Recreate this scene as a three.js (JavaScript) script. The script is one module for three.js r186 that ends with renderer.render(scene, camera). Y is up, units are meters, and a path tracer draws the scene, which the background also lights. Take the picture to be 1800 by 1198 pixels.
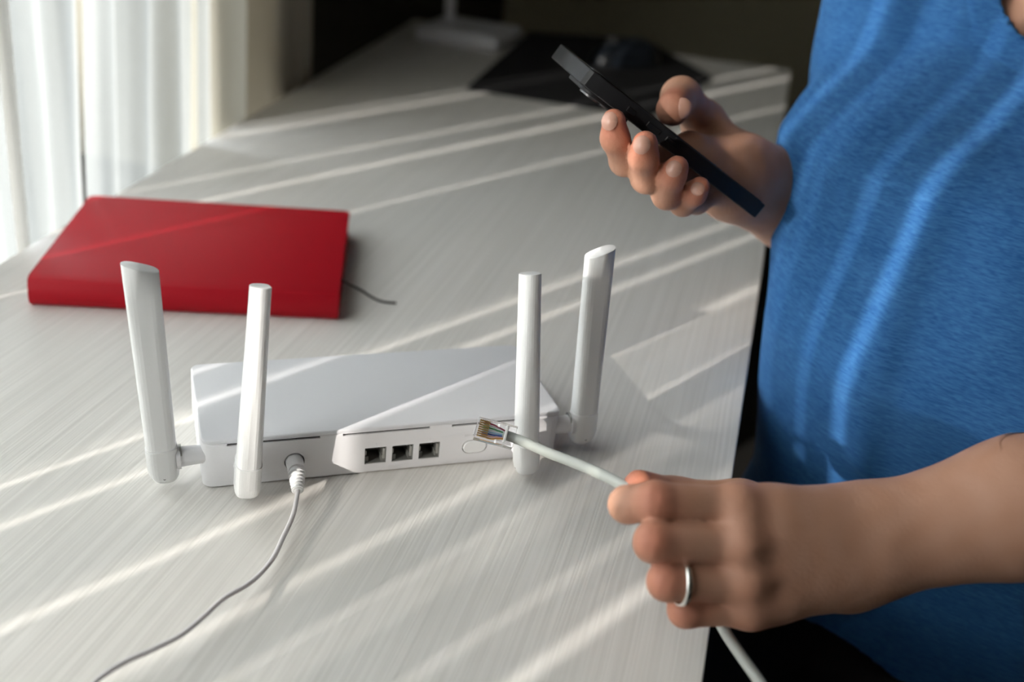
import * as THREE from 'three';
import { mergeGeometries, mergeVertices, toCreasedNormals } from 'three/addons/utils/BufferGeometryUtils.js';
import { RoundedBoxGeometry } from 'three/addons/geometries/RoundedBoxGeometry.js';
import { FontLoader } from 'three/addons/loaders/FontLoader.js';
import { TextGeometry } from 'three/addons/geometries/TextGeometry.js';
import { Brush, Evaluator, SUBTRACTION } from 'three-bvh-csg';

// ---------------------------------------------------------------- camera, sky, sun, exposure
const scene = new THREE.Scene();
const camera = new THREE.PerspectiveCamera(34.4, 1800 / 1198, 0.03, 60);
camera.position.set(0, 1.094, 0);
camera.up.set(-0.1939, 0.8929, -0.4063);
camera.lookAt(-0.1846, 1.094 - 0.4399, -0.8789);
camera.focus = 0.575;
camera.userData.fStop = 4.6;

scene.background = new THREE.Color(0.885, 0.95, 1.01);
scene.backgroundIntensity = 7.3;

const SUN = new THREE.Vector3(0.449, -0.292, -0.844);             // the way the sunlight travels
const sun = new THREE.DirectionalLight(new THREE.Color(1.0, 0.945, 0.875), 7.7);
sun.position.copy(SUN).multiplyScalar(-4).add(new THREE.Vector3(-0.2, 0.8, -0.7));
sun.target.position.set(-0.2, 0.8, -0.7);
sun.castShadow = true;
sun.shadow.mapSize.set(4096, 4096);
Object.assign(sun.shadow.camera, { left: -2, right: 2, top: 2, bottom: -2, near: 0.1, far: 12 });
scene.add(sun, sun.target);

const renderer = new THREE.WebGLRenderer({ antialias: true });
renderer.toneMapping = THREE.LinearToneMapping;
renderer.toneMappingExposure = 1.0;
renderer.shadowMap.enabled = true;

// ---------------------------------------------------------------- helpers
let seed = 7;
const rnd = () => { seed = (seed * 1664525 + 1013904223) >>> 0; return seed / 4294967296; };
const V = (x, y, z) => new THREE.Vector3(x, y, z);
const A3 = (a) => new THREE.Vector3(a[0], a[1], a[2]);
const lin = (r, g, b) => new THREE.Color().setRGB(r, g, b);
const used = {};
function numbered(name) { const n = used[name] = (used[name] ?? -1) + 1; return n ? `${name}_${String(n).padStart(3, '0')}` : name; }
function tag(o, label, category, group) { Object.assign(o.userData, { label, category }); if (group) o.userData.group = group; return o; }
function thing(name, label, category, at = [0, 0, 0], turn = 0, group) {
  const o = new THREE.Group(); o.name = numbered(name); o.position.set(...at); o.rotation.y = turn; scene.add(o);
  return tag(o, label, category, group);
}
function part(name, geo, mat, parent, label) {
  const m = new THREE.Mesh(Array.isArray(geo) ? merge(geo) : geo, mat); m.name = name; m.castShadow = m.receiveShadow = true; parent.add(m);
  if (label) m.userData.label = label;
  return m;
}
function structure(name, geo, mat, parent = scene) { const m = part(name, geo, mat, parent); if (parent === scene) m.userData.kind = 'structure'; return m; }
function merge(list) { return mergeGeometries(list.map((g) => { const h = g.index ? g.toNonIndexed() : g; for (const k of Object.keys(h.attributes)) if (!['position', 'normal', 'uv'].includes(k)) h.deleteAttribute(k); return h; })); }
function box(x0, x1, y0, y1, z0, z1, r = 0) {
  const g = r ? new RoundedBoxGeometry(x1 - x0, y1 - y0, z1 - z0, 3, r) : new THREE.BoxGeometry(x1 - x0, y1 - y0, z1 - z0);
  return g.translate((x0 + x1) / 2, (y0 + y1) / 2, (z0 + z1) / 2);
}
function std(o) { return new THREE.MeshStandardMaterial(o); }
function phys(o) { return new THREE.MeshPhysicalMaterial(o); }
function dataTexture(w, h, f, srgb = true) {
  const d = new Uint8Array(w * h * 4);
  for (let j = 0; j < h; j++) for (let i = 0; i < w; i++) { const c = f(i, j), k = (j * w + i) * 4; for (let n = 0; n < 3; n++) d[k + n] = Math.max(0, Math.min(255, c[n])); d[k + 3] = 255; }
  const t = new THREE.DataTexture(d, w, h); t.wrapS = t.wrapT = THREE.RepeatWrapping; t.magFilter = THREE.LinearFilter; t.minFilter = THREE.LinearMipmapLinearFilter; t.generateMipmaps = true;
  if (srgb) t.colorSpace = THREE.SRGBColorSpace;
  t.needsUpdate = true; return t;
}
function noiseGrid(nx, ny) { const a = new Float32Array(nx * ny); for (let i = 0; i < a.length; i++) a[i] = rnd(); return (u, v) => {   // periodic value noise
  u = ((u % 1) + 1) % 1 * nx; v = ((v % 1) + 1) % 1 * ny; const i = Math.floor(u) % nx, j = Math.floor(v) % ny, i1 = (i + 1) % nx, j1 = (j + 1) % ny; let x = u - Math.floor(u), y = v - Math.floor(v); x = x * x * (3 - 2 * x); y = y * y * (3 - 2 * y);
  return (a[j * nx + i] * (1 - x) + a[j * nx + i1] * x) * (1 - y) + (a[j1 * nx + i] * (1 - x) + a[j1 * nx + i1] * x) * y; }; }
function tube(points, r, n = 40, sides = 10, closed = false) {
  const c = new THREE.CatmullRomCurve3(points.map((p) => (p.isVector3 ? p : A3(p))), closed, 'centripetal');
  return new THREE.TubeGeometry(c, n, r, sides, closed);
}
function cappedTube(points, r, n, sides) {
  const g = tube(points, r, n, sides), p0 = points[0].isVector3 ? points[0] : A3(points[0]), p1 = points.at(-1).isVector3 ? points.at(-1) : A3(points.at(-1));
  return merge([g, new THREE.SphereGeometry(r, sides, 6).translate(p0.x, p0.y, p0.z), new THREE.SphereGeometry(r, sides, 6).translate(p1.x, p1.y, p1.z)]);
}

// ---------------------------------------------------------------- signed distances and a mesher for bodies and clothing
const mixn = (a, b, t) => a + (b - a) * t, clamp01 = (x) => (x < 0 ? 0 : x > 1 ? 1 : x);
const smin = (a, b, k) => { const h = Math.max(k - Math.abs(a - b), 0) / k; return Math.min(a, b) - h * h * k * 0.25; };
function cone(a, b, r1, r2) {                                    // tapered capsule
  const ba = [b[0] - a[0], b[1] - a[1], b[2] - a[2]], l2 = ba[0] ** 2 + ba[1] ** 2 + ba[2] ** 2;
  return (x, y, z) => {
    const px = x - a[0], py = y - a[1], pz = z - a[2];
    let t = (px * ba[0] + py * ba[1] + pz * ba[2]) / l2; t = t < 0 ? 0 : t > 1 ? 1 : t;
    const dx = px - ba[0] * t, dy = py - ba[1] * t, dz = pz - ba[2] * t;
    return Math.sqrt(dx * dx + dy * dy + dz * dz) - (r1 + (r2 - r1) * t);
  };
}
function chain(pts, radii, k = 0.004) {                            // one finger or limb: joints with a radius each
  const cs = []; for (let i = 0; i + 1 < pts.length; i++) cs.push(cone(pts[i], pts[i + 1], radii[i], radii[i + 1]));
  return (x, y, z) => { let d = cs[0](x, y, z); for (let i = 1; i < cs.length; i++) d = smin(d, cs[i](x, y, z), k); return d; };
}
function ball(c, r) { return (x, y, z) => Math.hypot(x - c[0], y - c[1], z - c[2]) - r; }
function ellipsoid(c, rx, ry, rz, ax) {                            // ax: three unit axes
  const m = Math.min(rx, ry, rz);
  return (x, y, z) => { const p = [x - c[0], y - c[1], z - c[2]], u = (ax ? dot(p, ax[0]) : p[0]) / rx, v = (ax ? dot(p, ax[1]) : p[1]) / ry, w = (ax ? dot(p, ax[2]) : p[2]) / rz; const q = Math.sqrt(u * u + v * v + w * w); return (q - 1) * m * (0.6 + 0.4 * q); };
}
const dot = (a, b) => a[0] * b[0] + a[1] * b[1] + a[2] * b[2];
const add = (a, b, s = 1) => [a[0] + b[0] * s, a[1] + b[1] * s, a[2] + b[2] * s];
const lerp3 = (a, b, t) => [mixn(a[0], b[0], t), mixn(a[1], b[1], t), mixn(a[2], b[2], t)];
function segDist(a, b) { const c = cone(a, b, 0, 0); return c; }
function surfaceNets(f, lo, hi, h, colour, across = [1, 0, 0], down = [0, 0.8, -0.6]) {
  const n = [0, 1, 2].map((i) => Math.ceil((hi[i] - lo[i]) / h) + 1), [nx, ny, nz] = n, val = new Float32Array(nx * ny * nz);
  // coarse pass first: cells far from the surface are filled without evaluating every sample
  const B = 4, reach = h * B * 1.9;
  for (let K = 0; K < nz; K += B) for (let J = 0; J < ny; J += B) for (let I = 0; I < nx; I += B) {
    const c = f(lo[0] + (I + B / 2) * h, lo[1] + (J + B / 2) * h, lo[2] + (K + B / 2) * h), near = Math.abs(c) < reach;
    for (let k = K; k < Math.min(nz, K + B); k++) for (let j = J; j < Math.min(ny, J + B); j++) for (let i = I; i < Math.min(nx, I + B); i++)
      val[(k * ny + j) * nx + i] = near ? f(lo[0] + i * h, lo[1] + j * h, lo[2] + k * h) : c;
  }
  const at = new Int32Array(nx * ny * nz).fill(-1), pos = [], idx = [];
  const off = [0, 1, nx, nx + 1, nx * ny, nx * ny + 1, nx * ny + nx, nx * ny + nx + 1], E = [[0, 1], [2, 3], [4, 5], [6, 7], [0, 2], [1, 3], [4, 6], [5, 7], [0, 4], [1, 5], [2, 6], [3, 7]];
  for (let k = 0; k < nz - 1; k++) for (let j = 0; j < ny - 1; j++) for (let i = 0; i < nx - 1; i++) {
    const o = (k * ny + j) * nx + i; let mask = 0;
    for (let c = 0; c < 8; c++) if (val[o + off[c]] < 0) mask |= 1 << c;
    if (mask === 0 || mask === 255) continue;
    let sx = 0, sy = 0, sz = 0, m = 0;
    for (const [a, b] of E) { if (((mask >> a) & 1) === ((mask >> b) & 1)) continue; const va = val[o + off[a]], vb = val[o + off[b]], t = va / (va - vb); sx += mixn(a & 1, b & 1, t); sy += mixn((a >> 1) & 1, (b >> 1) & 1, t); sz += mixn((a >> 2) & 1, (b >> 2) & 1, t); m++; }
    at[o] = pos.length / 3; pos.push(lo[0] + (i + sx / m) * h, lo[1] + (j + sy / m) * h, lo[2] + (k + sz / m) * h);
  }
  const quad = (a, b, c, d, flip) => { if (a < 0 || b < 0 || c < 0 || d < 0) return; if (flip) idx.push(a, c, b, a, d, c); else idx.push(a, b, c, a, c, d); };
  const sy = nx, sz = nx * ny;
  for (let k = 1; k < nz - 1; k++) for (let j = 1; j < ny - 1; j++) for (let i = 1; i < nx - 1; i++) {
    const o = (k * ny + j) * nx + i, s = val[o] < 0;
    if (s !== (val[o + 1] < 0)) quad(at[o - sy - sz], at[o - sz], at[o], at[o - sy], !s);
    if (s !== (val[o + sy] < 0)) quad(at[o - 1 - sz], at[o - 1], at[o], at[o - sz], !s);
    if (s !== (val[o + sz] < 0)) quad(at[o - 1 - sy], at[o - sy], at[o], at[o - 1], !s);
  }
  const g = new THREE.BufferGeometry(); g.setAttribute('position', new THREE.Float32BufferAttribute(pos, 3)); g.setIndex(idx);
  const nor = new Float32Array(pos.length), uv = new Float32Array(pos.length / 3 * 2), e = h * 0.6;
  for (let i = 0; i < pos.length; i += 3) {
    const [x, y, z] = [pos[i], pos[i + 1], pos[i + 2]], gx = f(x + e, y, z) - f(x - e, y, z), gy = f(x, y + e, z) - f(x, y - e, z), gz = f(x, y, z + e) - f(x, y, z - e), l = Math.hypot(gx, gy, gz) || 1;
    nor[i] = gx / l; nor[i + 1] = gy / l; nor[i + 2] = gz / l; uv[i / 3 * 2] = x * across[0] + z * across[2]; uv[i / 3 * 2 + 1] = y * down[1] + z * down[2];
  }
  g.setAttribute('normal', new THREE.BufferAttribute(nor, 3)); g.setAttribute('uv', new THREE.BufferAttribute(uv, 2));
  if (colour) { const col = new Float32Array(pos.length); for (let i = 0; i < pos.length; i += 3) { const c = colour(pos[i], pos[i + 1], pos[i + 2], nor[i], nor[i + 1], nor[i + 2]); col[i] = c[0]; col[i + 1] = c[1]; col[i + 2] = c[2]; } g.setAttribute('color', new THREE.BufferAttribute(col, 3)); }
  return g;
}

// ---------------------------------------------------------------- materials
const grainBig = noiseGrid(60, 3), grainMid = noiseGrid(380, 4), grainFine = noiseGrid(820, 7), cloudy = noiseGrid(9, 6);
function grainAt(u, v) {                                             // 0..1 across (u) and along (v) the boards
  const w = u + 0.0007 * Math.sin(6.283 * (v * 2 + 2 * cloudy(u, v)));
  const f = grainFine(w, v), m = grainMid(w, v), b = grainBig(w, v);
  return 0.74 * f + 0.2 * m + 0.06 * b;
}
const deskMap = dataTexture(2048, 768, (i, j) => { const g = grainAt(i / 2048, j / 768) - 0.45, c = cloudy(i / 2048, j / 768) - 0.5; return [221 + 22 * g + 4 * c, 218 + 22 * g + 3 * c, 213 + 23 * g + 2 * c]; });
const deskBump = dataTexture(2048, 768, (i, j) => { const g = 255 * clamp01(grainAt(i / 2048, j / 768) * 1.1); return [g, g, g]; }, false);
const woodMat = std({ map: deskMap, bumpMap: deskBump, bumpScale: 0.00007, roughness: 0.5 });
const edgeMat = std({ color: lin(0.66, 0.64, 0.6), roughness: 0.55 });
const whitePlastic = phys({ color: lin(0.80, 0.79, 0.805), roughness: 0.38, specularIntensity: 0.7 });
const whitePlasticTop = phys({ color: lin(0.72, 0.72, 0.745), roughness: 0.5, specularIntensity: 0.6 });
const whiteGloss = phys({ color: lin(0.82, 0.82, 0.82), roughness: 0.28 });
const portGrey = std({ color: lin(0.20, 0.20, 0.19), roughness: 0.5 });
const portDark = std({ color: lin(0.05, 0.05, 0.048), roughness: 0.6 });
const metalGrey = std({ color: lin(0.5, 0.5, 0.48), roughness: 0.35, metalness: 0.9 });
const gold = std({ color: lin(0.95, 0.66, 0.25), roughness: 0.3, metalness: 1 });
const silver = std({ color: lin(0.9, 0.88, 0.84), roughness: 0.22, metalness: 1 });
const wallNoise = noiseGrid(160, 160);
const wallMap = dataTexture(512, 512, (i, j) => { const n = wallNoise(i / 512, j / 512) * 10; return [44 + n, 41 + n, 29 + n]; });
const wallMat = std({ map: wallMap, roughness: 0.95 });
const floorMat = std({ color: lin(0.010, 0.009, 0.008), roughness: 0.6 });
const lightWall = std({ color: lin(0.16, 0.15, 0.13), roughness: 0.95 });
const ceilMat = std({ color: lin(0.35, 0.34, 0.32), roughness: 0.95 });
const frameMat = std({ color: lin(0.78, 0.78, 0.76), roughness: 0.4 });
const glassMat = phys({ color: 0xffffff, transmission: 1, thickness: 0, roughness: 0, ior: 1.45 });

// ---------------------------------------------------------------- the room
const T0 = 0.2, WX = -0.80;                                         // left wall: inner face at WX
structure('floor', box(WX - T0, 2.8, -0.1, 0, -3.42, 2.8), floorMat);
structure('ceiling', box(WX - T0, 2.8, 2.6, 2.7, -3.42, 2.8), ceilMat);
const WZ0 = -1.13, WZ1 = 1.52, WY0 = 0.35, WY1 = 2.25;
structure('wall_left', [box(WX - T0, WX, 0, WY0, -3.42, 2.8), box(WX - T0, WX, WY1, 2.6, -3.42, 2.8), box(WX - T0, WX, WY0, WY1, -3.42, WZ0), box(WX - T0, WX, WY0, WY1, WZ1, 2.8)], wallMat);
structure('wall_back', box(WX, 2.8, 0, 2.6, -3.42, -3.2), std({ color: lin(0.46, 0.42, 0.29), roughness: 0.95 }));
structure('wall_right', box(2.6, 2.8, 0, 2.6, -3.2, 2.6), lightWall);
structure('wall_front', box(WX, 2.8, 0, 2.6, 2.6, 2.8), lightWall);
{
  const w = new THREE.Group(); w.name = 'window_1'; w.userData.kind = 'structure'; scene.add(w);
  const x0 = WX - 0.13, x1 = WX - 0.07, f = 0.05, bars = [];
  bars.push(box(x0, x1, WY0, WY0 + f, WZ0, WZ1, 0.004), box(x0, x1, WY1 - f, WY1, WZ0, WZ1, 0.004), box(x0, x1, WY0 + f, WY1 - f, WZ0, WZ0 + f, 0.004), box(x0, x1, WY0 + f, WY1 - f, WZ1 - f, WZ1, 0.004), box(x0, x1, WY0 + f, WY1 - f, 0.27, 0.35, 0.004));
  part('window_frame', bars, frameMat, w);
  part('pane', box(x0 + 0.028, x0 + 0.0285, WY0 + f, WY1 - f, WZ0 + f, 0.27), glassMat, w);
  part('pane', box(x0 + 0.028, x0 + 0.0285, WY0 + f, WY1 - f, 0.35, WZ1 - f), glassMat, w);
  part('window_reveal', [box(WX - 0.2, WX, WY0, WY1, WZ0 - 0.004, WZ0 + 0.012), box(WX - 0.2, WX, WY0, WY1, WZ1 - 0.012, WZ1 + 0.004), box(WX - 0.2, WX, WY1 - 0.012, WY1 + 0.004, WZ0, WZ1)], frameMat, w);
  part('window_sill', box(WX - 0.07, WX + 0.06, WY0 - 0.03, WY0, WZ0 - 0.04, WZ1, 0.004), frameMat, w);
}

structure('ground', new THREE.PlaneGeometry(120, 120).rotateX(-Math.PI / 2).translate(-61.2, -2.6, 0), std({ color: lin(0.24, 0.24, 0.225), roughness: 1 }));

// ---------------------------------------------------------------- desk
const deskEdge = (z) => -0.527 + 0.0613 * Math.min(0, z + 0.645);                // left edge of the desk top, beside the curtains
{
  const d = thing('desk', 'white wood-grain desk with light stripes of sun across its top', 'desk', [0, 0, 0]);
  const zf = 0.25, zb = -1.815, s = new THREE.Shape();
  s.moveTo(deskEdge(zf), -zf);  s.lineTo(0.02, -zf); s.lineTo(0.02, 1.826); s.lineTo(deskEdge(zb), 1.79); s.lineTo(deskEdge(-0.645), 0.645); s.closePath();
  const g = new THREE.ExtrudeGeometry(s, { depth: 0.0205, bevelEnabled: true, bevelThickness: 0.0008, bevelSize: 0.0008, bevelSegments: 2 });
  g.rotateX(-Math.PI / 2).translate(0, 0.7287, 0);
  const p = g.attributes.position, uv = g.attributes.uv;
  for (let i = 0; i < p.count; i++) uv.setXY(i, p.getX(i) / 0.62, p.getZ(i) / 1.1);
  part('desk_top', g, woodMat, d);
  part('side_panel', box(-0.48, -0.02, 0, 0.727, -1.77, -1.75), edgeMat, d);
  part('side_panel', box(-0.44, -0.02, 0, 0.727, 0.18, 0.2), edgeMat, d);
  part('back_rail', box(-0.5, -0.48, 0.45, 0.727, -1.75, 0.18), edgeMat, d);
}

// ---------------------------------------------------------------- curtains
const sheerWeave = dataTexture(64, 64, (i, j) => { const k = 236 + 12 * ((i % 4 < 2) ^ (j % 4 < 2)) + 6 * rnd(); return [k, k, k]; });
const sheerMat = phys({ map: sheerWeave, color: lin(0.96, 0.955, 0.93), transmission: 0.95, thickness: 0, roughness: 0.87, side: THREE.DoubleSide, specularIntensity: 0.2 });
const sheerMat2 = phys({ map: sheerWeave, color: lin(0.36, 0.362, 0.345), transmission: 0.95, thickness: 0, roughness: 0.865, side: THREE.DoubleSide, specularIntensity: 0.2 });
const drapeMat = phys({ color: lin(0.44, 0.42, 0.355), transmission: 0.3, thickness: 0, roughness: 1, side: THREE.DoubleSide, specularIntensity: 0.1 });
function clothStrip(path, y0, y1, lean = 0, sway = 0.004, rows = 26) {   // path: [z, x out of the curtain line]; hangs from y1 to y0
  const pts = new THREE.CatmullRomCurve3(path.map(([z, x]) => V(x, 0, z - 0.033)), false, 'catmullrom', 0.5).getPoints(path.length * 7);
  const pos = [], uv = [], idx = [], n = pts.length; let len = 0;
  const ls = pts.map((p, i) => (len += i ? p.distanceTo(pts[i - 1]) : 0));
  for (let j = 0; j <= rows; j++) { const y = mixn(y0, y1, j / rows); pts.forEach((p, i) => {
    const w = sway * Math.sin(5 * y + 21 * p.z) + sway * 0.6 * Math.sin(11 * y + 55 * p.z + 2), z = p.z - lean * Math.max(0, y - 0.75) * Math.exp(-Math.max(0, y - 0.75) * 0.8);
    pos.push(deskEdge(p.z) - 0.015 + p.x + w * 0.7, y, z + 0.3 * w); uv.push(ls[i] / 0.02, y / 0.02); }); }
  for (let j = 0; j < rows; j++) for (let i = 0; i + 1 < n; i++) { const a = j * n + i, b = a + 1, c = a + n, d = c + 1; idx.push(a, b, d, a, d, c); }
  const g = new THREE.BufferGeometry(); g.setAttribute('position', new THREE.Float32BufferAttribute(pos, 3)); g.setAttribute('uv', new THREE.Float32BufferAttribute(uv, 2)); g.setIndex(idx); g.computeVertexNormals();
  return g;
}
function pleated(z0, z1, pleats, amp = 0.006, wave = 0.085, depth = 0.013) {   // a run of cloth with soft waves; pleats are ranges folded three layers deep
  const out = []; let z = z0;
  const run = (a, b) => { const n = Math.max(1, Math.round((b - a) / 0.02)); for (let i = 0; i <= n; i++) { const q = mixn(a, b, i / n); out.push([q, amp * Math.min(1, (q - z0) / 0.02, (z1 - q) / 0.02) * Math.sin(q / wave * 6.283)]); } };
  for (const [a, b] of pleats) {
    if (a > z + 0.002) run(z, a - 0.001);
    const m = (b - a), e = 0;
    out.push([a, e], [a + m * 0.33, e + 0.3 * depth], [a + m * 0.7, e + 0.5 * depth], [b, e + 0.35 * depth], [b - 0.001, e - 0.1 * depth], [a + m * 0.6, e - 0.1 * depth], [a + m * 0.3, e - 0.2 * depth], [a + 0.002, e - 0.3 * depth], [a + 0.004, e - 0.8 * depth], [a + m * 0.4, e - 0.75 * depth], [a + m * 0.8, e - 0.7 * depth], [b, e - 0.6 * depth]);
    z = b + 0.001;
  }
  if (z1 > z + 0.002) run(z, z1);
  return out;
}
const CY0 = 0.66, CY1 = 2.38;
{
  const c = thing('sheer_curtain', 'long white sheer curtain glowing with daylight behind the red notebook', 'curtain', [0, 0, 0]);
  const c2 = thing('sheer_curtain', 'white sheer curtain in narrow pleats reaching forward of the notebook end of desk', 'curtain', [0, 0, 0]);
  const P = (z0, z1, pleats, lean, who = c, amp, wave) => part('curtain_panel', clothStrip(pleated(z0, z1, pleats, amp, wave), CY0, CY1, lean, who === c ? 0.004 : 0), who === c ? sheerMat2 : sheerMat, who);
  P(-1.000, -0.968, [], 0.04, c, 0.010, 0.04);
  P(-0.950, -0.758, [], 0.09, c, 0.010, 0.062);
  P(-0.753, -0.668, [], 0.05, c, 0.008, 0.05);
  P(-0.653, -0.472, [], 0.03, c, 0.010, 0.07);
  P(-0.458, -0.008, [[-0.45, -0.37], [-0.36, -0.28], [-0.27, -0.19], [-0.18, -0.11], [-0.10, -0.034]], 0, c2, 0.003);
  P(0.010, 0.062, [[0.016, 0.043]], 0, c2, 0.002);
  P(0.070, 0.208, [[0.09, 0.135], [0.14, 0.182]], 0, c2, 0.004);
  P(0.2205, 0.330, [], 0, c2, 0.004);
  P(0.338, 0.3605, [], 0, c2, 0.003);
  P(0.3635, 0.396, [[0.368, 0.392]], 0, c2);
  P(0.404, 0.5105, [[0.46, 0.50]], 0, c2, 0.004);
  P(0.5135, 0.573, [[0.535, 0.565]], 0, c2);
  const d = thing('drape', 'pale beige drape hanging beside the last fold of the sheer curtain', 'curtain', [0, 0, 0]);
  part('drape_panel', clothStrip([[-1.005, -0.05], [-1.008, -0.012], [-1.02, 0.006], [-1.05, 0.011], [-1.085, 0.006], [-1.098, -0.02], [-1.102, -0.08], [-1.102, -0.15], [-1.104, -0.262]], CY0, CY1, 0, 0.003), drapeMat, d);
  const d3 = thing('drape', 'beige drape drawn half across the window at its near end', 'curtain', [0, 0, 0]);
  part('drape_panel', clothStrip(Array.from({ length: 48 }, (_, i) => [0.5875 + i * 0.0195, 0.012 * Math.min(1, i / 3) * Math.sin(i * 1.15)]), CY0, CY1, 0, 0), drapeMat, d3);
  const d2 = thing('drape', 'darker beige drape against the wall past the window', 'curtain', [0, 0, 0]);
  part('drape_panel', clothStrip([[-1.165, -0.13], [-1.172, -0.06], [-1.178, -0.004], [-1.195, 0.008], [-1.225, 0.006], [-1.255, 0.009], [-1.285, 0.002], [-1.295, -0.05], [-1.30, -0.13]], CY0, CY1, 0, 0.003), std({ color: lin(0.37, 0.34, 0.285), roughness: 1, side: THREE.DoubleSide }), d2);
  const r = thing('curtain_rod', 'thin white rod carrying the sheer curtains above the window', 'curtain rod', [-0.56, 2.4, 0]);
  part('rod', new THREE.CylinderGeometry(0.012, 0.012, 3.6, 16).rotateX(Math.PI / 2).translate(0, 0, 0.3), frameMat, r);
  for (const z of [-1.4, 0.3, 2.0]) part('bracket', box(-0.24, 0.01, -0.012, 0.0, z - 0.01, z + 0.01, 0.002), frameMat, r);
}

// ---------------------------------------------------------------- router
const font = await new FontLoader().loadAsync('fonts/droid/droid_sans_regular.typeface.json');
const letters = (s, size, x, y, z) => { const g = new TextGeometry(s, { font, size, depth: 0.00018, curveSegments: 3 }); return g.translate(x, y, z); };
const router = thing('router', 'white wireless router with four upright antennas on the desk', 'router', [-0.2512, 0.75, -0.4417], 32.9 * Math.PI / 180);
{
  const L = 0.2018, D = 0.0866, H = 0.0296, ev = new Evaluator(); ev.useGroups = false;
  const rr = (w, d, r) => { const s = new THREE.Shape(); s.moveTo(r, 0); s.lineTo(w - r, 0); s.absarc(w - r, r, r, -Math.PI / 2, 0); s.lineTo(w, d - r); s.absarc(w - r, d - r, r, 0, Math.PI / 2); s.lineTo(r, d); s.absarc(r, d - r, r, Math.PI / 2, Math.PI); s.lineTo(0, r); s.absarc(r, r, r, Math.PI, 1.5 * Math.PI); return s; };
  const solid = (x0, z0, w, d, r, y0, y1, b) => new THREE.ExtrudeGeometry(rr(w - 2 * b, d - 2 * b, r), { depth: y1 - y0 - 2 * b, bevelEnabled: true, bevelThickness: b, bevelSize: b, bevelSegments: 3, curveSegments: 6 }).rotateX(-Math.PI / 2).translate(x0 + b, y0 + b, z0 - b);
  let body = new Brush(solid(0, 0, L, D, 0.0045, 0.0006, H - 0.0022, 0.0011), whitePlastic); body.updateMatrixWorld();
  const cut = (g) => { const b = new Brush(g, whitePlastic); b.updateMatrixWorld(); body = ev.evaluate(body, b, SUBTRACTION); };
  const ports = [0.0866, 0.102, 0.1174];
  for (const x of ports) cut(box(x, x + 0.0122, 0.0062, 0.0166, -0.014, 0.01));
  for (const x of [0.0128, 0.0741, 0.1357]) cut(box(x, x + 0.0490, 0.0258, 0.0270, -0.003, 0.01));
  cut(new THREE.CylinderGeometry(0.0055, 0.0055, 0.03, 32).rotateX(Math.PI / 2).translate(0.0481, 0.0122, -0.004));
  const pill = (w, h, d, b) => { const s = new THREE.Shape(), r = h / 2; s.absarc(w / 2 - r, 0, r, -Math.PI / 2, Math.PI / 2); s.absarc(-w / 2 + r, 0, r, Math.PI / 2, 1.5 * Math.PI); s.closePath(); return new THREE.ExtrudeGeometry(s, { depth: d, bevelEnabled: b > 0, bevelThickness: b, bevelSize: b, bevelOffset: -b, bevelSegments: 3, curveSegments: 12 }); };
  cut(pill(0.0146, 0.0088, 0.02, 0).translate(0.1501, 0.0114, -0.004));
  for (const x of [0.0128, 0.0741, 0.1357]) part('vent_slot', box(x, x + 0.049, 0.0258, 0.0270, -0.0031, -0.0012), portDark, router);
  const bodyGeo = toCreasedNormals(body.geometry, 0.6); part('housing', bodyGeo, whitePlastic, router);
  part('top_cover', toCreasedNormals(solid(0, 0, L, D, 0.0045, H - 0.0024, H + 0.0002, 0.0009), 0.6), whitePlasticTop, router);
  for (const x of [0.03, 0.17]) for (const z of [-0.012, -0.074]) part('rubber_foot', new THREE.CylinderGeometry(0.004, 0.004, 0.0007, 16).translate(x, 0.00035, z), portDark, router);
  for (const x of ports) {
    const t = 0.0004, g = [box(x, x + 0.0122, 0.0062, 0.0062 + t, -0.0135, -0.0006), box(x, x + 0.0122, 0.0166 - t, 0.0166, -0.0135, -0.0006), box(x, x + t, 0.0062, 0.0166, -0.0135, -0.0006), box(x + 0.0122 - t, x + 0.0122, 0.0062, 0.0166, -0.0135, -0.0006), box(x, x + 0.0122, 0.0062, 0.0166, -0.0139, -0.0135)];
    g.push(box(x + 0.0002, x + 0.0026, 0.0064, 0.0100, -0.0135, -0.002), box(x + 0.0096, x + 0.0120, 0.0064, 0.0100, -0.0135, -0.002));
    const m = part('network_port', g, portGrey, router);
    part('shield_tab', box(x + 0.0102, x + 0.0119, 0.0080, 0.0150, -0.011, -0.0012, 0.0005), metalGrey, m);
    part('shield_tab', box(x + 0.0004, x + 0.0018, 0.0080, 0.0130, -0.011, -0.003, 0.0005), metalGrey, m);
    part('contact_block', box(x + 0.0026, x + 0.0096, 0.0125, 0.0160, -0.0135, -0.005), portDark, m);
  }
  const btn = part('button', [pill(0.0136, 0.0078, 0.0038, 0.0006).translate(0.1501, 0.0114, -0.0036)], whiteGloss, router);
  part('button_dimple', new THREE.TorusGeometry(0.0034, 0.00025, 8, 32).scale(1, 1, 0.6).translate(0.1526, 0.0114, 0.0006), whiteGloss, btn);
  part('power_socket', new THREE.CylinderGeometry(0.0054, 0.0054, 0.001, 32).rotateX(Math.PI / 2).translate(0.0481, 0.0122, -0.0175), portDark, router);
  part('embossed_lettering', [letters('WPS', 0.0021, 0.1435, 0.0182, 0), letters('WAN/LAN', 0.0016, 0.1, 0.0026, 0), letters('1', 0.0014, 0.0922, 0.0181, 0), letters('2', 0.0014, 0.1076, 0.0181, 0), letters('3', 0.0014, 0.123, 0.0181, 0)], whitePlastic, router);

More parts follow.
